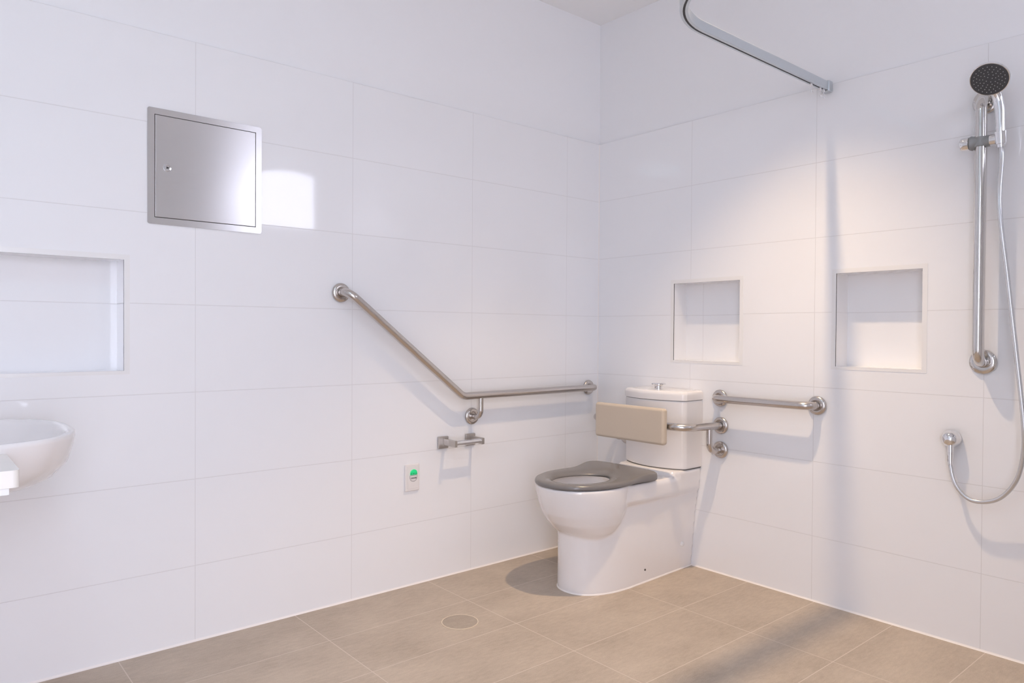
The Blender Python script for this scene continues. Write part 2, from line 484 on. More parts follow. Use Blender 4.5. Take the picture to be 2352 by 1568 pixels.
# architrave of the added doorway and the door leaf standing open against the side wall
bm = new()
for a, b in ((FILL_DOOR[0]-0.06, FILL_DOOR[0]+0.004), (FILL_DOOR[1]-0.004, FILL_DOOR[1]+0.06)): add_box(bm, (a, WY-0.002, 0.0), (b, WY+0.018, FILL_DOOR[2]+0.06), 0.003)
add_box(bm, (FILL_DOOR[0]-0.06, WY-0.002, FILL_DOOR[2]-0.004), (FILL_DOOR[1]+0.06, WY+0.018, FILL_DOOR[2]+0.06), 0.003)
trim(bm, 'door_paint')
bm = new(); add_box(bm, (WX+0.012, WY+0.03, 0.008), (WX+0.050, WY+0.84, FILL_DOOR[2]-0.006), 0.002)
d = struct(link('door_1', bm, 'door_paint', loc=(WX+0.03, WY+0.03, 0)))
bm = new(); add_lathe(bm, (WX+0.0495, WY+0.77, 1.0), (1, 0, 0), [(0, 0.026), (0.006, 0.026), (0.008, 0.012), (0.05, 0.011), (0.055, 0.0)])
link('door_handle', bm, 'satin_steel', d)
# framed cupboard door beside the doorway
DX0, DX1, DZ = -2.34, -1.86, 2.40
bm = new()
for a, b in ((DX0-0.055, DX0), (DX1, DX1+0.055)): add_box(bm, (a, WY-0.002, 0.0), (b, WY+0.018, DZ+0.055), 0.003)
add_box(bm, (DX0-0.055, WY-0.002, DZ), (DX1+0.055, WY+0.018, DZ+0.055), 0.003)
trim(bm, 'door_paint')
bm = new(); add_box(bm, (DX0+0.003, WY, 0.01), (DX1-0.003, WY+0.006, DZ-0.003), 0.001)
struct(link('door_2', bm, 'door_paint', loc=(DX0, WY, 0)))
# paving outside the added doorway
bm = new(); add_box(bm, (-8, -11, -0.16), (5, WY-0.15, -0.06)); struct(link('ground', bm, 'concrete', smooth=False))
# unseen dark sheet added outside, curved to shape the window's reflection in the tiles
bm = new()
pts = []
for i in range(25):
    t = i/24; x = -1.45 + 1.9*t
    pts.append((x, WY-0.55, 2.495 - 0.60*(x+0.153)**2))
secs = [[Vector((x, y, z)), Vector((x, y-0.03, z)), Vector((x, y-0.03, z+0.9)), Vector((x, y, z+0.9))] for x, y, z in pts]
add_rings(bm, secs)
tag(link('window_blocker', bm, 'blocker_dark', loc=(-0.6, WY-0.55, 2.5)), 'dark curved awning added outside the high window to shape its reflection', 'blocker')

# downlights in the ceiling
for x, y, pw, c, cone in DOWNLIGHTS:
    t = thing('downlight', 'round recessed ceiling downlight above the toilet and shower', 'downlight', (x, y, CEIL))
    bm = new(); add_lathe(bm, (x, y, CEIL), (0, 0, -1), [(0, 0.058), (0.003, 0.058), (0.005, 0.054), (0.004, 0.046), (0.0, 0.045)])
    link('bezel', bm, 'trim_white', t)

# glowing disc added under the ceiling as cool fill, outside the frame
def lit(name, col, strength):
    m, t, b = nt(name); b.inputs['Base Color'].default_value = (0.8, 0.8, 0.8, 1)
    n = t.nodes.new('ShaderNodeRGB'); n.outputs[0].default_value = (*col, 1)
    t.links.new(n.outputs[0], b.inputs['Emission Color']); b.inputs['Emission Strength'].default_value = strength
    MATS[name] = m
lit('fill_disc', (0.50, 0.80, 1.0), FILL_STRENGTH)
t = thing('fill_light', 'round glowing fill disc added under the ceiling near the vanity', 'ceiling light', (OX, OY, CEIL))
bm = new(); add_lathe(bm, (OX, OY, CEIL), (0, 0, -1), [(0, 0.22), (0.02, 0.22), (0.02, 0.205), (0.0, 0.205)], 48); link('fill_rim', bm, 'trim_white', t)
bm = new(); add_lathe(bm, (OX, OY, CEIL-0.004), (0, 0, -1), [(0, 0.20), (0.03, 0.20), (0.06, 0.17), (0.075, 0.12), (0.08, 0.05), (0.081, 0)], 48); link('fill_disc', bm, 'fill_disc', t)

# ------------------------------------------------------------------ floor waste with tile insert
t = thing('floor_drain', 'round tile-insert floor drain cover with pale ring set in beige floor', 'drain', (-1.224, -0.45, 0))
bm = new(); add_lathe(bm, (-1.224, -0.45, -0.001), (0, 0, 1), [(0, 0.0655), (0.0022, 0.0655), (0.0022, 0.0)], 64); link('tile_insert', bm, 'drain_tile', t)
bm = new()
c = Vector((-1.224, -0.45, 0))
rings = []
for i in range(64):
    d = Vector((math.cos(2*math.pi*i/64), math.sin(2*math.pi*i/64), 0))
    rings.append([c+d*0.0655+Vector((0, 0, -0.001)), c+d*0.0685+Vector((0, 0, -0.001)), c+d*0.0685+Vector((0, 0, 0.0018)), c+d*0.0655+Vector((0, 0, 0.0018))])
add_rings(bm, rings, closed=True); link('ring', bm, 'brass_ring', t)

# ------------------------------------------------------------------ access panel on the left wall
t = thing('access_panel', 'square brushed stainless steel access panel with round lock high on the left wall', 'access panel', (-1.99, 0, 1.62))
X0, X1, Z0, Z1 = -2.181, -1.799, 1.428, 1.813
x0, x1, z0, z1 = -2.1595, -1.8200, 1.450, 1.792
def rr(xa, xb, za, zb, r, n=6):
    P = []
    for cx, cz, s in ((xb-r, zb-r, 0), (xa+r, zb-r, 1), (xa+r, za+r, 2), (xb-r, za+r, 3)):
        for k in range(n+1):
            g = math.pi/2*(s + k/n); P.append((cx+r*math.cos(g), cz+r*math.sin(g)))
    return P
bm = new()
oo = rr(X0, X1, Z0, Z1, 0.008); ii = rr(x0, x1, z0, z1, 0.001)
add_rings(bm, [[Vector((x, y, z)) for x, z in q] for q, y in ((oo, 0.0), (oo, -0.0022), (ii, -0.0022), (ii, 0.0))], closed=True)
link('panel_frame', bm, 'panel_steel', t, angle=25)
bm = new(); add_box(bm, (x0-0.0005, -0.0002, z0-0.0005), (x1+0.0005, 0.0, z1+0.0005)); link('shadow_gap', bm, 'seam_dark', t, smooth=False)
bm = new(); add_box(bm, (x0+0.0022, -0.0030, z0+0.0022), (x1-0.0022, -0.0003, z1-0.0022), 0.0008, 2)
dr = link('panel_door', bm, 'panel_steel', t, angle=25)
bm = new(); add_lathe(bm, (-2.120, -0.003, 1.619), (0, -1, 0), [(0, 0.0125), (0.0015, 0.0125), (0.003, 0.0115), (0.0034, 0.0075), (0.0018, 0.0068), (0.0018, 0)], 32)
lk = link('lock', bm, 'chrome', dr)
bm = new(); add_rings(bm, [[Vector((-2.120+x, y, 1.619+z)) for x, z in ((-0.003, -0.0042), (0.0045, -0.0015), (0.0045, 0.0015), (-0.003, 0.0042))] for y in (-0.0047, -0.0056)])
link('key_slot', bm, 'seam_dark', dr, smooth=False)

# ------------------------------------------------------------------ grab rails
O = 0.065
def tube(name, pts, radii, r, parent, mat='satin_steel', n=24):
    bm = new(); add_sweep(bm, fillet(pts, radii, 12), r, n); return link(name, bm, mat, parent, angle=60)
t = thing('grab_rail', 'bent stainless grab rail sloping down left wall then level beside the toilet', 'grab rail', (-0.93, 0, 0.795), 'stainless steel grab rails')
tube('rail', [(-1.484, -0.006, 1.227), (-1.484, -O, 1.231), (-0.930, -O, 0.796), (-0.074, -O, 0.797), (-0.074, -0.006, 0.793)], [0.040, 0.055, 0.042], 0.0165, t)
flange('flange', (-1.483, 0, 1.227), (0, -1, 0), t); flange('flange', (-0.075, 0, 0.793), (0, -1, 0), t); flange('flange', (-0.834, 0, 0.697), (0, -1, 0), t)
tube('support_leg', [(-0.832, -O, 0.785), (-0.832, -O, 0.697), (-0.834, -0.006, 0.697)], 0.032, 0.0120, t)

t = thing('grab_rail', 'short straight stainless grab rail on the right wall beside the cistern', 'grab rail', (0, -0.97, 0.788), 'stainless steel grab rails')
tube('rail', [(-0.006, -0.745, 0.787), (-O, -0.745, 0.789), (-O, -1.194, 0.791), (-0.006, -1.194, 0.790)], 0.042, 0.0165, t)
flange('flange', (0, -0.745, 0.787), (-1, 0, 0), t); flange('flange', (0, -1.194, 0.790), (-1, 0, 0), t)

t = thing('toilet_back_support', 'beige padded backrest on a stainless U-shaped rail over the toilet', 'back support', (0, -0.476, 0.67))
XB = 0.268
tube('rail', [(-0.006, -0.750, 0.665), (-XB, -0.750, 0.673), (-XB, -0.202, 0.673), (-0.006, -0.202, 0.665)], 0.075, 0.0165, t)
for y in (-0.750, -0.202):
    flange('flange', (0, y, 0.665), (-1, 0, 0), t); flange('flange', (0, y, 0.556), (-1, 0, 0), t)
    tube('support_leg', [(-0.090, y, 0.662), (-0.090, y, 0.556), (-0.006, y, 0.556)], 0.038, 0.0135, t)
bm = new(); add_box(bm, (-0.320, -0.676, 0.594), (-0.286, -0.278, 0.752), 0.0125, 5)
pad = link('pad', bm, 'pad_beige', t, angle=60)
for y in (-0.36, -0.60):
    bm = new(); add_box(bm, (-0.2865, y-0.02, 0.645), (-0.262, y+0.02, 0.700), 0.004); add_lathe(bm, (-0.278, y, 0.655), (0, 0, -1), [(0, 0.006), (0.018, 0.006), (0.024, 0.004)], 16)
    link('bracket', bm, 'satin_steel', pad)

# ------------------------------------------------------------------ toilet
YC = -0.476
def TP(u, v, z): return Vector((-u, YC-v, z))
toilet = thing('toilet', 'white back-to-wall toilet with grey open seat ring and close-coupled cistern', 'toilet', (-0.35, YC, 0))
def dshape(front, hw_back, hw, back=0.004, n=40, u_c=None, ex=2.0):
    # flat back at the wall, widening to hw, elliptical nose
    u_c = u_c if u_c is not None else front-hw*1.35
    P = []
    for k in range(n+1):
        g = -math.pi/2 + math.pi*k/n
        cs, sn = math.cos(g), math.sin(g)
        P.append((u_c + (front-u_c)*abs(cs)**(2/ex), hw*(abs(sn)**(2/ex))*(1 if sn > 0 else -1)))
    m = 6
    left = [(u_c + (back-u_c)*k/m, hw + (hw_back-hw)*k/m) for k in range(1, m+1)]
    P += left + [(u, -v) for u, v in reversed(left)]
    return P
bm = new()   # skirt
rings = []
for z, fr, hb, hw in ((0.0, 0.700, 0.122, 0.140), (0.006, 0.702, 0.123, 0.141), (0.10, 0.700, 0.132, 0.142), (0.25, 0.700, 0.144, 0.141), (0.33, 0.705, 0.155, 0.144), (0.40, 0.705, 0.162, 0.146)):
    rings.append([TP(u, v, z) for u, v in dshape(fr, hb, hw, ex=2.3, u_c=fr-0.24)])
add_rings(bm, rings)
# bowl
def oval(front, rear, hw, ex_f=2.15, ex_r=2.0, uc=0.59, n=56):
    P = []
    for k in range(n):
        g = 2*math.pi*k/n; cs, sn = math.cos(g), math.sin(g)
        e = ex_f if cs > 0 else ex_r
        L = (front-uc) if cs > 0 else (uc-rear)
        P.append((uc + L*abs(cs)**(2/e)*(1 if cs > 0 else -1), hw*abs(sn)**(2/e)*(1 if sn > 0 else -1)))
    return P
bm2 = new()
rings = [[TP(u, v, z) for u, v in oval(f, r, h)] for z, f, r, h in
         ((0.215, 0.660, 0.50, 0.085), (0.232, 0.690, 0.475, 0.120), (0.255, 0.718, 0.455, 0.142), (0.290, 0.752, 0.430, 0.160), (0.33, 0.778, 0.412, 0.172),
          (0.37, 0.793, 0.402, 0.180), (0.41, 0.804, 0.40, 0.185), (0.438, 0.810, 0.39, 0.187), (0.446, 0.807, 0.392, 0.184))]
add_rings(bm2, rings)
# rear deck and cistern platform
bm3 = new()
def deckring(z, front, hb, hf, r=0.03):
    P = [(0.004, hb), (front-r*2, hf), (front-r*0.6, hf-r*0.25), (front, hf-r)]
    P = P + [(u, -v) for u, v in reversed(P)]
    return [TP(u, v, z) for u, v in P]
add_rings(bm3, [deckring(0.352, 0.56, 0.158, 0.150), deckring(0.372, 0.56, 0.166, 0.168), (deckring(0.425, 0.56, 0.168, 0.172)), deckring(0.441, 0.56, 0.163, 0.167)])
bm4 = new()
add_rings(bm4, [deckring(0.40, 0.215, 0.168, 0.168), deckring(0.452, 0.205, 0.171, 0.171), deckring(0.4625, 0.195, 0.168, 0.168)])
meshes = []
for b_ in (bm, bm2, bm3, bm4):
    bmesh.ops.recalc_face_normals(b_, faces=b_.faces[:])
    me = bpy.data.meshes.new('tmp'); b_.to_mesh(me); b_.free(); meshes.append(me)
bj = new()
for me in meshes: bj.from_mesh(me); bpy.data.meshes.remove(me)
me = bpy.data.meshes.new('tmp_body'); bj.to_mesh(me); bj.free()
body = bpy.data.objects.new('tmp_body', me); COL.objects.link(body)
rm = body.modifiers.new('r', 'REMESH'); rm.mode = 'VOXEL'; rm.voxel_size = 0.0045; rm.adaptivity = 0.0
sm = body.modifiers.new('s', 'SMOOTH'); sm.factor = 0.5; sm.iterations = 10
bc = new()   # inside of the bowl
add_rings(bc, [[TP(u, v, z) for u, v in oval(f, r, h, 2.1, 1.8, 0.61)] for z, f, r, h in
               ((0.50, 0.765, 0.462, 0.132), (0.446, 0.762, 0.465, 0.130), (0.43, 0.768, 0.455, 0.136), (0.40, 0.758, 0.46, 0.130), (0.35, 0.725, 0.475, 0.105), (0.30, 0.68, 0.49, 0.078), (0.25, 0.64, 0.52, 0.052), (0.22, 0.62, 0.55, 0.03))])
bmesh.ops.recalc_face_normals(bc, faces=bc.faces[:])
mc = bpy.data.meshes.new('tmp_cut'); bc.to_mesh(mc); bc.free()
cut = bpy.data.objects.new('tmp_cut', mc); COL.objects.link(cut)
bo = body.modifiers.new('b', 'BOOLEAN'); bo.operation = 'DIFFERENCE'; bo.solver = 'EXACT'; bo.object = cut
bpy.context.view_layer.update()
dg = bpy.context.evaluated_depsgraph_get()
res = bpy.data.meshes.new_from_object(body.evaluated_get(dg))
bpy.data.objects.remove(cut); bpy.data.objects.remove(body)
bf = new(); bf.from_mesh(res); bpy.data.meshes.remove(res)
for f in bf.faces: f.material_index = 0
# keep a crisp flat base and back against wall and floor
for v_ in bf.verts:
    if v_.co.z < 0.004: v_.co.z = 0.001
    if v_.co.x > -0.006: v_.co.x = -0.0015
link('bowl', bf, 'ceramic', toilet, angle=40)
# white sealant line round the foot
bm = new()
pl_ = dshape(0.700, 0.122, 0.140, ex=2.3, u_c=0.46)
P = [TP(u, v, 0.0) for u, v in pl_ if u > 0.02]
k0 = max(range(len(pl_)-1), key=lambda i: abs(pl_[i][1]-pl_[i+1][1]) if pl_[i][0] < 0.02 else 0)
path = [TP(u, v, 0.0015) for u, v in (pl_[41+6:] if False else [p for p in pl_[47:]] + pl_[:47])]
add_sweep(bm, path, [(0.0045, -0.0012), (-0.0045, -0.0012), (-0.003, 0.0035), (0.003, 0.0035)])
link('sealant_bead', bm, 'silicone', toilet)
bm = new(); add_lathe(bm, TP(0.091, 0.131, 0.118), (0, -1, 0.04), [(0, 0.0135), (0.004, 0.0135), (0.008, 0.011), (0.0105, 0.006), (0.011, 0)], 24); link('bolt_cap', bm, 'trim_white', toilet)
bm = new(); add_lathe(bm, TP(0.358, 0.1385, 0.056), (0, -1, 0), [(0, 0.0042), (0.0025, 0.0042), (0.003, 0)], 16); link('screw', bm, 'seam_dark', toilet)
bm = new(); add_rings(bm, [[TP(u, v, z) for u, v in oval(0.655, 0.50, 0.062, 2, 2, 0.58)] for z in (0.262, 0.268)]); link('water', bm, 'water', toilet)

# seat ring
out_c = [(0.818, 0), (0.808, 0.062), (0.770, 0.118), (0.710, 0.160), (0.640, 0.184), (0.570, 0.191), (0.505, 0.187), (0.455, 0.182), (0.415, 0.185), (0.380, 0.192),
         (0.350, 0.191), (0.325, 0.176), (0.311, 0.140), (0.305, 0.070), (0.303, 0)]
in_c = [(0.742, 0), (0.734, 0.040), (0.708, 0.076), (0.668, 0.098), (0.625, 0.104), (0.580, 0.098), (0.530, 0.078), (0.488, 0.048), (0.466, 0.021), (0.460, 0)]
CU = 0.605
def polar(ctrl, n):
    full = [Vector((u, v, 0)) for u, v in ctrl] + [Vector((u, -v, 0)) for u, v in reversed(ctrl[1:-1])]
    P = catmull(full, 10, True)
    th = np.array([math.atan2(p.y, p.x-CU) % (2*math.pi) for p in P]); r = np.array([math.hypot(p.x-CU, p.y) for p in P])
    o = np.argsort(th); th = th[o]; r = r[o]
    g = np.linspace(0, 2*math.pi, n, endpoint=False)
    return g, np.interp(g, np.r_[th-2*math.pi, th, th+2*math.pi], np.r_[r, r, r])
N = 144
g, ro = polar(out_c, N); _, ri = polar(in_c, N)
prof = [(0.06, 0.0), (0.015, 0.10), (0.0, 0.32), (0.012, 0.60), (0.05, 0.82), (0.12, 0.95), (0.22, 1.0), (0.40, 1.0), (0.60, 0.94), (0.78, 0.80), (0.90, 0.60), (0.97, 0.38), (1.0, 0.18), (0.98, 0.0)]
bm = new(); rings = []
for i in range(N):
    ring = []
    for tt, h in prof:
        wdt = ro[i]-ri[i]
        # keep the rounding the same width where the ring is broad
        tm = tt if wdt < 0.1 else (tt*0.09/wdt if tt <= 0.22 else (1-(1-tt)*0.10/wdt if tt > 0.5 else 0.5))
        rad = ro[i] + (ri[i]-ro[i])*tm
        u = CU + rad*math.cos(g[i]); v = rad*math.sin(g[i])
        k = min(1, max(0, (0.50-u)/0.12)); k = k*k*(3-2*k)
        top = 0.4695 + 0.0135*k; bot = 0.4485
        ring.append(TP(u, v, bot + (top-bot)*h))
    rings.append(ring)
add_rings(bm, rings, closed=True)
seat = link('seat', bm, 'seat_grey', toilet, angle=80)
for u, v in ((0.70, 0.13), (0.70, -0.13), (0.45, 0.16), (0.45, -0.16)): 
    bm = new(); add_box(bm, TP(u+0.012, v+0.006, 0.4455), TP(u-0.012, v-0.006, 0.4500), 0.001); link('seat_buffer', bm, 'seam_dark', seat)
for s in (1, -1):
    bm = new(); add_lathe(bm, TP(0.335, 0.075*s, 0.440), (0, 0, 1), [(0, 0.016), (0.022, 0.016), (0.026, 0.012), (0.026, 0)], 24); link('hinge_cap', bm, 'seat_grey', seat)

# cistern
def cring(z, s=0.0, uf=0.183, n=10):
    # flat back, bowed front, rounded front corners
    hw = 0.174+s; uf = uf+s; uc = 0.142+s; r = 0.030
    P = [(0.0025, hw)]
    P += [(uc-r, hw)]
    for k in range(1, n+1):
        a_ = math.radians(90 - 66*k/n)
        P.append((uc-r + r*math.cos(a_), hw-r + r*math.sin(a_)))
    pu, pv = P[-1]
    m = 8
    for k in range(1, m+1):
        v = pv*(1-k/m); P.append((pu + (uf-pu)*(1-(v/pv)**2), v))
    Q = P + [(u, -v) for u, v in reversed(P[:-1])]
    return [TP(u, v, z) for u, v in Q]
bm = new(); add_rings(bm, [cring(0.4645, -0.004), cring(0.468, -0.0005), cring(0.475, 0.0), cring(0.60, 0.0005), cring(0.768, 0.0015), cring(0.771, 0.0)])
cis = link('cistern', bm, 'ceramic', toilet, angle=50)
bm = new(); add_rings(bm, [cring(0.7695, -0.004), cring(0.7730, -0.003)]); 
link('cistern_gap', bm, 'seam_dark', cis)
bm = new(); add_rings(bm, [cring(0.4615, -0.004), cring(0.4655, -0.0035)]); link('base_gasket', bm, 'seam_dark', cis)
bm = new(); add_rings(bm, [cring(0.7725, 0.0015), cring(0.7745, 0.004), cring(0.798, 0.0045), cring(0.808, 0.003), cring(0.8135, -0.003), cring(0.8155, -0.012), cring(0.816, -0.03), cring(0.8162, -0.07)])
lid = link('cistern_lid', bm, 'ceramic', cis, angle=50)
bm = new()
add_lathe(bm, (-0.098, YC, 0.8160), (0, 0, 1), [(0, 0.0225), (0.002, 0.0225), (0.003, 0.019), (0.016, 0.019), (0.0175, 0.022), (0.0195, 0.032), (0.0215, 0.0335), (0.0245, 0.0335), (0.0275, 0.031), (0.0285, 0.026), (0.0285, 0)], 40)
link('flush_button', bm, 'chrome', cis)

# ------------------------------------------------------------------ toilet paper holder
t = thing('toilet_paper_holder', 'empty chrome toilet paper holder with two square posts on left wall', 'toilet paper holder', (-0.918, 0, 0.593))
for x, ax in ((-0.993, -0.984), (-0.844, -0.836)):
    bm = new(); add_box(bm, (x-0.027, -0.010, 0.566), (x+0.027, 0.0, 0.619), 0.0035, 3); link('wall_plate', bm, 'holder_steel', t)
    bm = new(); add_box(bm, (ax-0.0065, -0.091, 0.580), (ax+0.0065, -0.009, 0.608), 0.0012, 2); add_box(bm, (ax-0.013, -0.0125, 0.576), (ax+0.013, -0.009, 0.612), 0.001, 2); link('arm', bm, 'holder_steel', t)
bm = new(); add_lathe(bm, (-0.979, -0.079, 0.5955), (1, 0, 0), [(0, 0.0105), (0.138, 0.0105)], 24); link('roll_bar', bm, 'chrome', t)

# ------------------------------------------------------------------ nurse call plate
t = thing('call_button_plate', 'white call button plate with green and CANCEL buttons low on left wall', 'call button', (-1.152, 0, 0.46))
def semi(cx, zc, w, h, up, y0, y1, name, mat, parent):
    P = []
    for k in range(25):
        a = math.pi*k/24
        P.append((cx + w/2*math.cos(a), zc + (h*math.sin(a)**0.8 if up else -h*math.sin(a)**0.8)))
    P = [(cx+w/2, zc-(0.004 if up else -0.004))] + P + [(cx-w/2, zc-(0.004 if up else -0.004))]
    bm = new(); ins = lambda q, s: [Vector((cx+(x-cx)*s, 0, zc+(z-zc)*s)) for x, z in q]
    add_rings(bm, [[Vector((x, y0, z)) for x, z in P], [Vector((x, y1+0.001, z)) for x, z in P], [Vector((p.x, y1, p.z)) for p in ins(P, 0.94)]])
    return link(name, bm, mat, parent, angle=40)
bm = new(); add_box(bm, (-1.187, -0.0095, 0.4025), (-1.117, 0.0, 0.5155), 0.0035, 3); pt = link('plate', bm, 'plate_plastic', t)
bm = new(); add_box(bm, (-1.176, -0.0105, 0.412), (-1.127, -0.009, 0.506), 0.0007, 1); link('inner_plate', bm, 'plate_plastic', t)
CX = -1.1480
gb = semi(CX, 0.4750, 0.034, 0.0185, True, -0.0102, -0.0150, 'call_button', 'call_green', t)
cb = semi(CX, 0.4640, 0.034, 0.0195, False, -0.0102, -0.0125, 'cancel_button', 'cancel_plastic', t)
bm = new()
P = [(CX+0.0182*math.cos(a), 0.4605-0.0212*abs(math.sin(a))**0.8) for a in [math.pi*k/24 for k in range(25)]]
P = [(CX+0.0182, 0.4655)] + P + [(CX-0.0182, 0.4655)]
add_sweep(bm, [Vector((x, -0.0106, z+0.0028)) for x, z in P] + [Vector((CX+0.0182, -0.0106, 0.4683))], 0.00045, 6)
link('button_outline', bm, 'ink_dark', t)
def text(s, size, x, z, y, mat, parent, name, bold=0.0):
    cu = bpy.data.curves.new(name, 'FONT'); cu.body = s; cu.size = size; cu.align_x = 'CENTER'; cu.extrude = 0.0002; cu.offset = bold
    o = bpy.data.objects.new(name, cu); COL.objects.link(o)
    bpy.context.view_layer.update()
    me = bpy.data.meshes.new_from_object(o.evaluated_get(bpy.context.evaluated_depsgraph_get()))
    bpy.data.objects.remove(o)
    me.transform(Matrix.Translation((x, y, z)) @ Matrix.Rotation(math.pi/2, 4, 'X'))
    b_ = new(); b_.from_mesh(me); bpy.data.meshes.remove(me)
    for f in b_.faces: f.material_index = 0
    return link(name, b_, mat, parent, smooth=False)
text('C A L L', 0.0098, CX, 0.4730, -0.0152, 'ink_green', gb, 'call_lettering', 0.0002)
text('CANCEL', 0.0078, CX+0.0003, 0.4545, -0.0127, 'ink_dark', cb, 'cancel_lettering', 0.0003)
bm = new(); add_box(bm, (CX-0.004, -0.0108, 0.4235), (CX+0.002, -0.0103, 0.4245)); link('speaker_slot', bm, 'cancel_plastic', t, smooth=False)

# ------------------------------------------------------------------ curtain track
TY = -1.225; UE = 0.85; RB = 0.29
path = [(-0.012, TY, 0), (-UE, TY, 0)] + [(-UE-RB*math.sin(a), TY-RB*(1-math.cos(a)), 0) for a in [math.pi/2*k/20 for k in range(1, 21)]] + [(-UE-RB, WY+0.012, 0)]
def track_path(z): return [Vector((x, y, z)) for x, y, _ in path]
t = thing('curtain_track', 'curved silver shower curtain track without a curtain, fixed to right wall', 'curtain track', (0, TY, 2.05))
def vsweep(bm, path, sec):
    # section (side, height) kept upright; outer side +
    P = path; rings = []
    for i in range(len(P)):
        d = (P[min(i+1, len(P)-1)] - P[max(i-1, 0)]); d.z = 0; d.normalize()
        s = Vector((d.y, -d.x, 0))
        rings.append([P[i] + s*a + Vector((0, 0, b)) for a, b in sec])
    add_rings(bm, rings)
bm = new(); vsweep(bm, track_path(2.035), [(-0.011, 0), (-0.0035, 0), (-0.0035, 0.004), (-0.009, 0.004), (-0.009, 0.010), (0.009, 0.010), (0.009, 0.004), (0.0035, 0.004), (0.0035, 0), (0.011, 0), (0.0125, 0.002), (0.0125, 0.031), (0.011, 0.033), (-0.011, 0.033), (-0.0125, 0.031), (-0.0125, 0.002)])
link('track_rail', bm, 'alu_track', t, angle=30)
bm = new(); vsweep(bm, track_path(2.035), [(-0.0036, 0.0012), (0.0036, 0.0012), (0.0036, 0.0038), (-0.0036, 0.0038)]); link('track_slot', bm, 'slot_dark', t)
for (x0_, x1_, y0_, y1_) in ((-0.030, 0.0, TY-0.016, TY+0.016), (-UE-RB-0.016, -UE-RB+0.016, WY, WY+0.030)):
    bm = new(); add_box(bm, (x0_, y0_, 2.029), (x1_, y1_, 2.072), 0.003); link('end_bracket', bm, 'alu_track', t)
def glider(x):
    g_ = thing('curtain_glider', '', 'curtain hook', (x, TY, 2.03), 'clear gliders hanging from the curtain track')
    bm = new(); add_box(bm, (x-0.006, TY-0.003, 2.026), (x+0.006, TY+0.003, 2.0355), 0.001); link('wheel_block', bm, 'trim_white', g_)
    bm = new(); add_sweep(bm, fillet([(x, TY, 2.028), (x, TY, 2.004), (x+0.004, TY-0.004, 1.998), (x+0.004, TY-0.004, 2.006)], 0.002, 5), 0.0011, 8); link('hook', bm, 'clear_plastic', g_)
    return g_
g0 = glider(-0.043)
def copy_tree(o, dx):
    c = o.copy(); COL.objects.link(c); c.location.x += dx
    for ch in o.children:
        d_ = ch.copy(); COL.objects.link(d_); d_.parent = c
    return c
gl = [g0, copy_tree(g0, -0.028), copy_tree(g0, -0.098)]
for o, l in zip(gl, ('small clear curtain hook nearest the wall end of the track', 'small clear curtain hook in the middle of three on the track', 'small clear curtain hook farthest from the wall on the track')): o['label'] = l

# ------------------------------------------------------------------ shower rail, handset, hose, outlet
YS = -1.776
t = thing('shower_rail', 'tall vertical polished stainless shower grab rail on the right wall', 'shower rail', (0, YS, 0.98))
tube('rail', [(-0.006, YS+0.004, 0.985), (-0.070, YS, 0.985), (-0.070, YS, 1.866), (-0.006, YS+0.004, 1.866)], 0.045, 0.0170, t, 'polished_steel', 28)
flange('flange', (0, YS+0.004, 0.985), (-1, 0, 0), t, 0.042, 'polished_steel'); flange('flange', (0, YS+0.004, 1.866), (-1, 0, 0), t, 0.042, 'polished_steel')
ZH = 1.716
bm = new(); add_lathe(bm, (-0.070, YS+0.030, ZH), (0, -1, 0), [(0, 0.0225), (0.004, 0.024), (0.015, 0.0205), (0.040, 0.019), (0.058, 0.0185), (0.058, 0)], 32)
add_lathe(bm, (-0.070, YS, ZH-0.016), (0, 0, 1), [(0, 0.0185), (0.002, 0.0205), (0.030, 0.0205), (0.032, 0.0185)], 28)
sl = link('slider_clamp', bm, 'clamp_grey', t)
bm = new(); add_lathe(bm, (-0.070, YS+0.0305, ZH), (0, 1, 0), [(0, 0.021), (0.002, 0.0235), (0.014, 0.0235), (0.024, 0.0225), (0.027, 0.020), (0.028, 0.015), (0.028, 0)], 28); link('clamp_knob', bm, 'chrome', sl)
bm = new(); add_lathe(bm, (-0.072, YS-0.0285, ZH), (0, -1, 0), [(0, 0.0182), (0.002, 0.0187), (0.024, 0.0178), (0.027, 0.0170)], 32)
HB = Vector((-0.080, YS-0.060, ZH))
HD = Vector((-0.06, 0.03, 1.0)).normalized()
add_lathe(bm, HB-HD*0.020, HD, [(0, 0.0150), (0.001, 0.0165), (0.040, 0.0185), (0.041, 0.0160)], 32)
link('handset_holder', bm, 'chrome', sl)
# handset
hs = thing('hand_shower', 'round chrome hand shower with dark grey spray face in its holder', 'shower head', HB)
HC = Vector((-0.150, -1.822, 1.893)); HN = Vector((-0.74, -0.02, -0.67)).normalized()
bm = new()
pth = catmull([HB-HD*0.030, HB-HD*0.0, HB+HD*0.05, HB+HD*0.095, Vector((-0.092, -1.828, 1.848)), HC-HN*0.022+Vector((0.016, 0, -0.022)), HC-HN*0.016+Vector((0.006, 0, -0.006))], 6)
rings = []
a, b = frame_of(pth[1]-pth[0])
for i, p in enumerate(pth):
    tt = i/(len(pth)-1); r = 0.0115 + 0.0025*math.sin(tt*math.pi) - 0.001*tt
    d = (pth[min(i+1, len(pth)-1)]-pth[max(i-1, 0)]).normalized(); a, b = frame_of(d, Vector((1, 0, 0)))
    rings.append([p + (a*math.cos(2*math.pi*k/20)*(1+0.25*tt) + b*math.sin(2*math.pi*k/20))*r for k in range(20)])
add_rings(bm, rings); link('handle', bm, 'chrome', hs, angle=60)
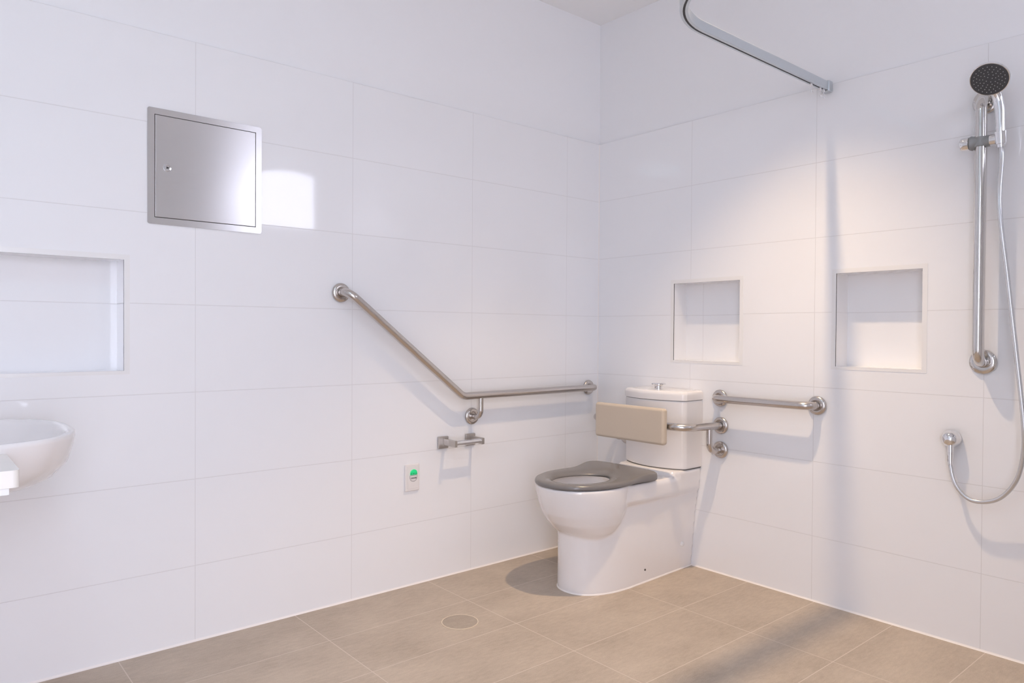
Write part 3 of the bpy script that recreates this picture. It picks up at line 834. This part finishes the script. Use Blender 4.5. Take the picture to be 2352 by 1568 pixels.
bm = new(); add_lathe(bm, HC, -HN, [(-0.001, 0.0520), (-0.001, 0.0545), (0.001, 0.0565), (0.005, 0.0568), (0.010, 0.0545), (0.016, 0.046), (0.021, 0.032), (0.024, 0.015), (0.025, 0)], 48); hsh = link('head_shell', bm, 'chrome', hs)
bm = new(); add_lathe(bm, HC+HN*0.0002, HN, [(0, 0.0530), (0.0015, 0.0530), (0.0022, 0.0515), (0.0024, 0)], 48, mi=0)
a, b = frame_of(HN)
for rad, cnt, off in ((0.009, 4, 0.3), (0.018, 9, 0.1), (0.0265, 14, 0.2), (0.035, 18, 0), (0.0435, 22, 0.1)):
    for k in range(cnt):
        an = 2*math.pi*k/cnt + off
        add_lathe(bm, HC + HN*0.0022 + (a*math.cos(an)+b*math.sin(an))*rad, HN, [(0, 0.0014), (0.0012, 0.0011), (0.0013, 0)], 8, mi=1)
link('spray_face', bm, ['spray_grey', 'nozzle_rubber'], hsh)
# outlet elbow
ot = thing('shower_outlet', 'round chrome wall outlet feeding the shower hose low on right wall', 'shower outlet', (0, -1.682, 0.715))
bm = new(); add_lathe(bm, (0, -1.682, 0.715), (-1, 0, 0), [(0, 0.029), (0.004, 0.0300), (0.018, 0.0300), (0.034, 0.0270), (0.044, 0.020), (0.049, 0.010), (0.050, 0)], 40); link('cover', bm, 'chrome', ot)
bm = new(); add_lathe(bm, (-0.034, -1.686, 0.695), (-0.05, -0.02, -1), [(0, 0.0105), (0.026, 0.0105), (0.0265, 0.0098), (0.030, 0.0098), (0.0305, 0.0105), (0.052, 0.0100), (0.068, 0.0088)], 24); link('hose_nut', bm, 'chrome', ot)
# hose
OI = Vector((-0.0375, -1.6874, 0.6275))
hp = [HB-HD*0.026, HB-HD*0.07, (-0.105, -1.842, 1.49), (-0.10, -1.866, 1.26), (-0.10, -1.898, 0.965), (-0.10, -1.9145, 0.80), (-0.085, -1.912, 0.70), (-0.07, -1.890, 0.61), (-0.055, -1.845, 0.545), (-0.05, -1.792, 0.519), (-0.05, -1.745, 0.524), (-0.046, -1.706, 0.566), OI, OI+Vector((0.001, 0.0004, 0.016))]
bm = new(); add_sweep(bm, catmull(hp, 10), 0.0072, 16)
ho = link('shower_hose', bm, 'hose_silver', angle=70, loc=tuple(HB)); tag(ho, 'smooth silver shower hose looping from hand shower down to wall outlet', 'hose')

# ------------------------------------------------------------------ basin and vanity bench at the left edge
bx1, by0 = -2.627, -0.900
bcx, bcy = -2.705, -0.378
def sup(ax, ay, z, ex=2.5, n=64, cx=bcx, cy=bcy):
    P = []
    for k in range(n):
        g_ = 2*math.pi*k/n; c_, s_ = math.cos(g_), math.sin(g_)
        P.append(Vector((cx+ax*abs(c_)**(2/ex)*(1 if c_ > 0 else -1), cy+ay*abs(s_)**(2/ex)*(1 if s_ > 0 else -1), z)))
    return P
bm = new()
outer = [(0.13, 0.16, 0.688), (0.165, 0.20, 0.692), (0.205, 0.245, 0.712), (0.232, 0.274, 0.745), (0.244, 0.287, 0.785), (0.248, 0.291, 0.808), (0.247, 0.290, 0.817), (0.242, 0.285, 0.8205)]
inner = [(0.232, 0.275, 0.8195), (0.226, 0.268, 0.812), (0.218, 0.258, 0.79), (0.198, 0.235, 0.755), (0.16, 0.19, 0.725), (0.10, 0.12, 0.712), (0.03, 0.03, 0.709)]
add_rings(bm, [sup(*q) for q in outer+inner])
b0 = thing('wash_basin', 'white oval semi-recessed wash basin at left edge of the room', 'basin', (bcx, bcy, 0.77))
link('bowl', bm, 'ceramic', b0, angle=60)
bm = new(); add_lathe(bm, (bcx, bcy, 0.7085), (0, 0, 1), [(0, 0.028), (0.002, 0.028), (0.003, 0.024), (0.0015, 0.018), (0.0015, 0)], 24); link('plug_waste', bm, 'chrome', b0)
bm = new(); add_box(bm, (WX, by0, 0.765), (bx1, -0.001, 0.799), 0.0)
bev = [e for e in bm.edges if abs(e.verts[0].co.x-bx1) < 1e-5 and abs(e.verts[1].co.x-bx1) < 1e-5 and abs(e.verts[0].co.z-e.verts[1].co.z) > 0.01]
bmesh.ops.bevel(bm, geom=bev, offset=0.012, segments=4, profile=0.5, affect='EDGES')
me = bpy.data.meshes.new('tmp'); bmesh.ops.recalc_face_normals(bm, faces=bm.faces[:]); bm.to_mesh(me); bm.free()
ob = bpy.data.objects.new('tmp', me); COL.objects.link(ob)
bm = new(); add_rings(bm, [sup(q[0]+0.001, q[1]+0.001, q[2]) for q in ((0.19, 0.225, 0.70), (0.232, 0.274, 0.745), (0.244, 0.287, 0.785), (0.248, 0.291, 0.808))])
bmesh.ops.recalc_face_normals(bm, faces=bm.faces[:])
mc = bpy.data.meshes.new('tmpc'); bm.to_mesh(mc); bm.free(); oc = bpy.data.objects.new('tmpc', mc); COL.objects.link(oc)
mo = ob.modifiers.new('b', 'BOOLEAN'); mo.operation = 'DIFFERENCE'; mo.solver = 'EXACT'; mo.object = oc
bpy.context.view_layer.update()
res = bpy.data.meshes.new_from_object(ob.evaluated_get(bpy.context.evaluated_depsgraph_get()))
bpy.data.objects.remove(ob); bpy.data.objects.remove(oc)
bf = new(); bf.from_mesh(res); bpy.data.meshes.remove(res)
for f in bf.faces: f.material_index = 0
vb = thing('vanity_bench', 'cream vanity bench top holding the basin at left edge', 'vanity', (-2.98, -0.37, 0.735))
link('bench_top', bf, 'bench_solid', vb, angle=30)
bm = new(); add_box(bm, (WX, by0+0.012, 0.752), (bx1-0.45, -0.001, 0.765)); add_box(bm, (WX, by0+0.004, 0.751), (bx1-0.017, by0+0.030, 0.7645), 0.001); link('under_rail', bm, 'bench_fascia', vb)
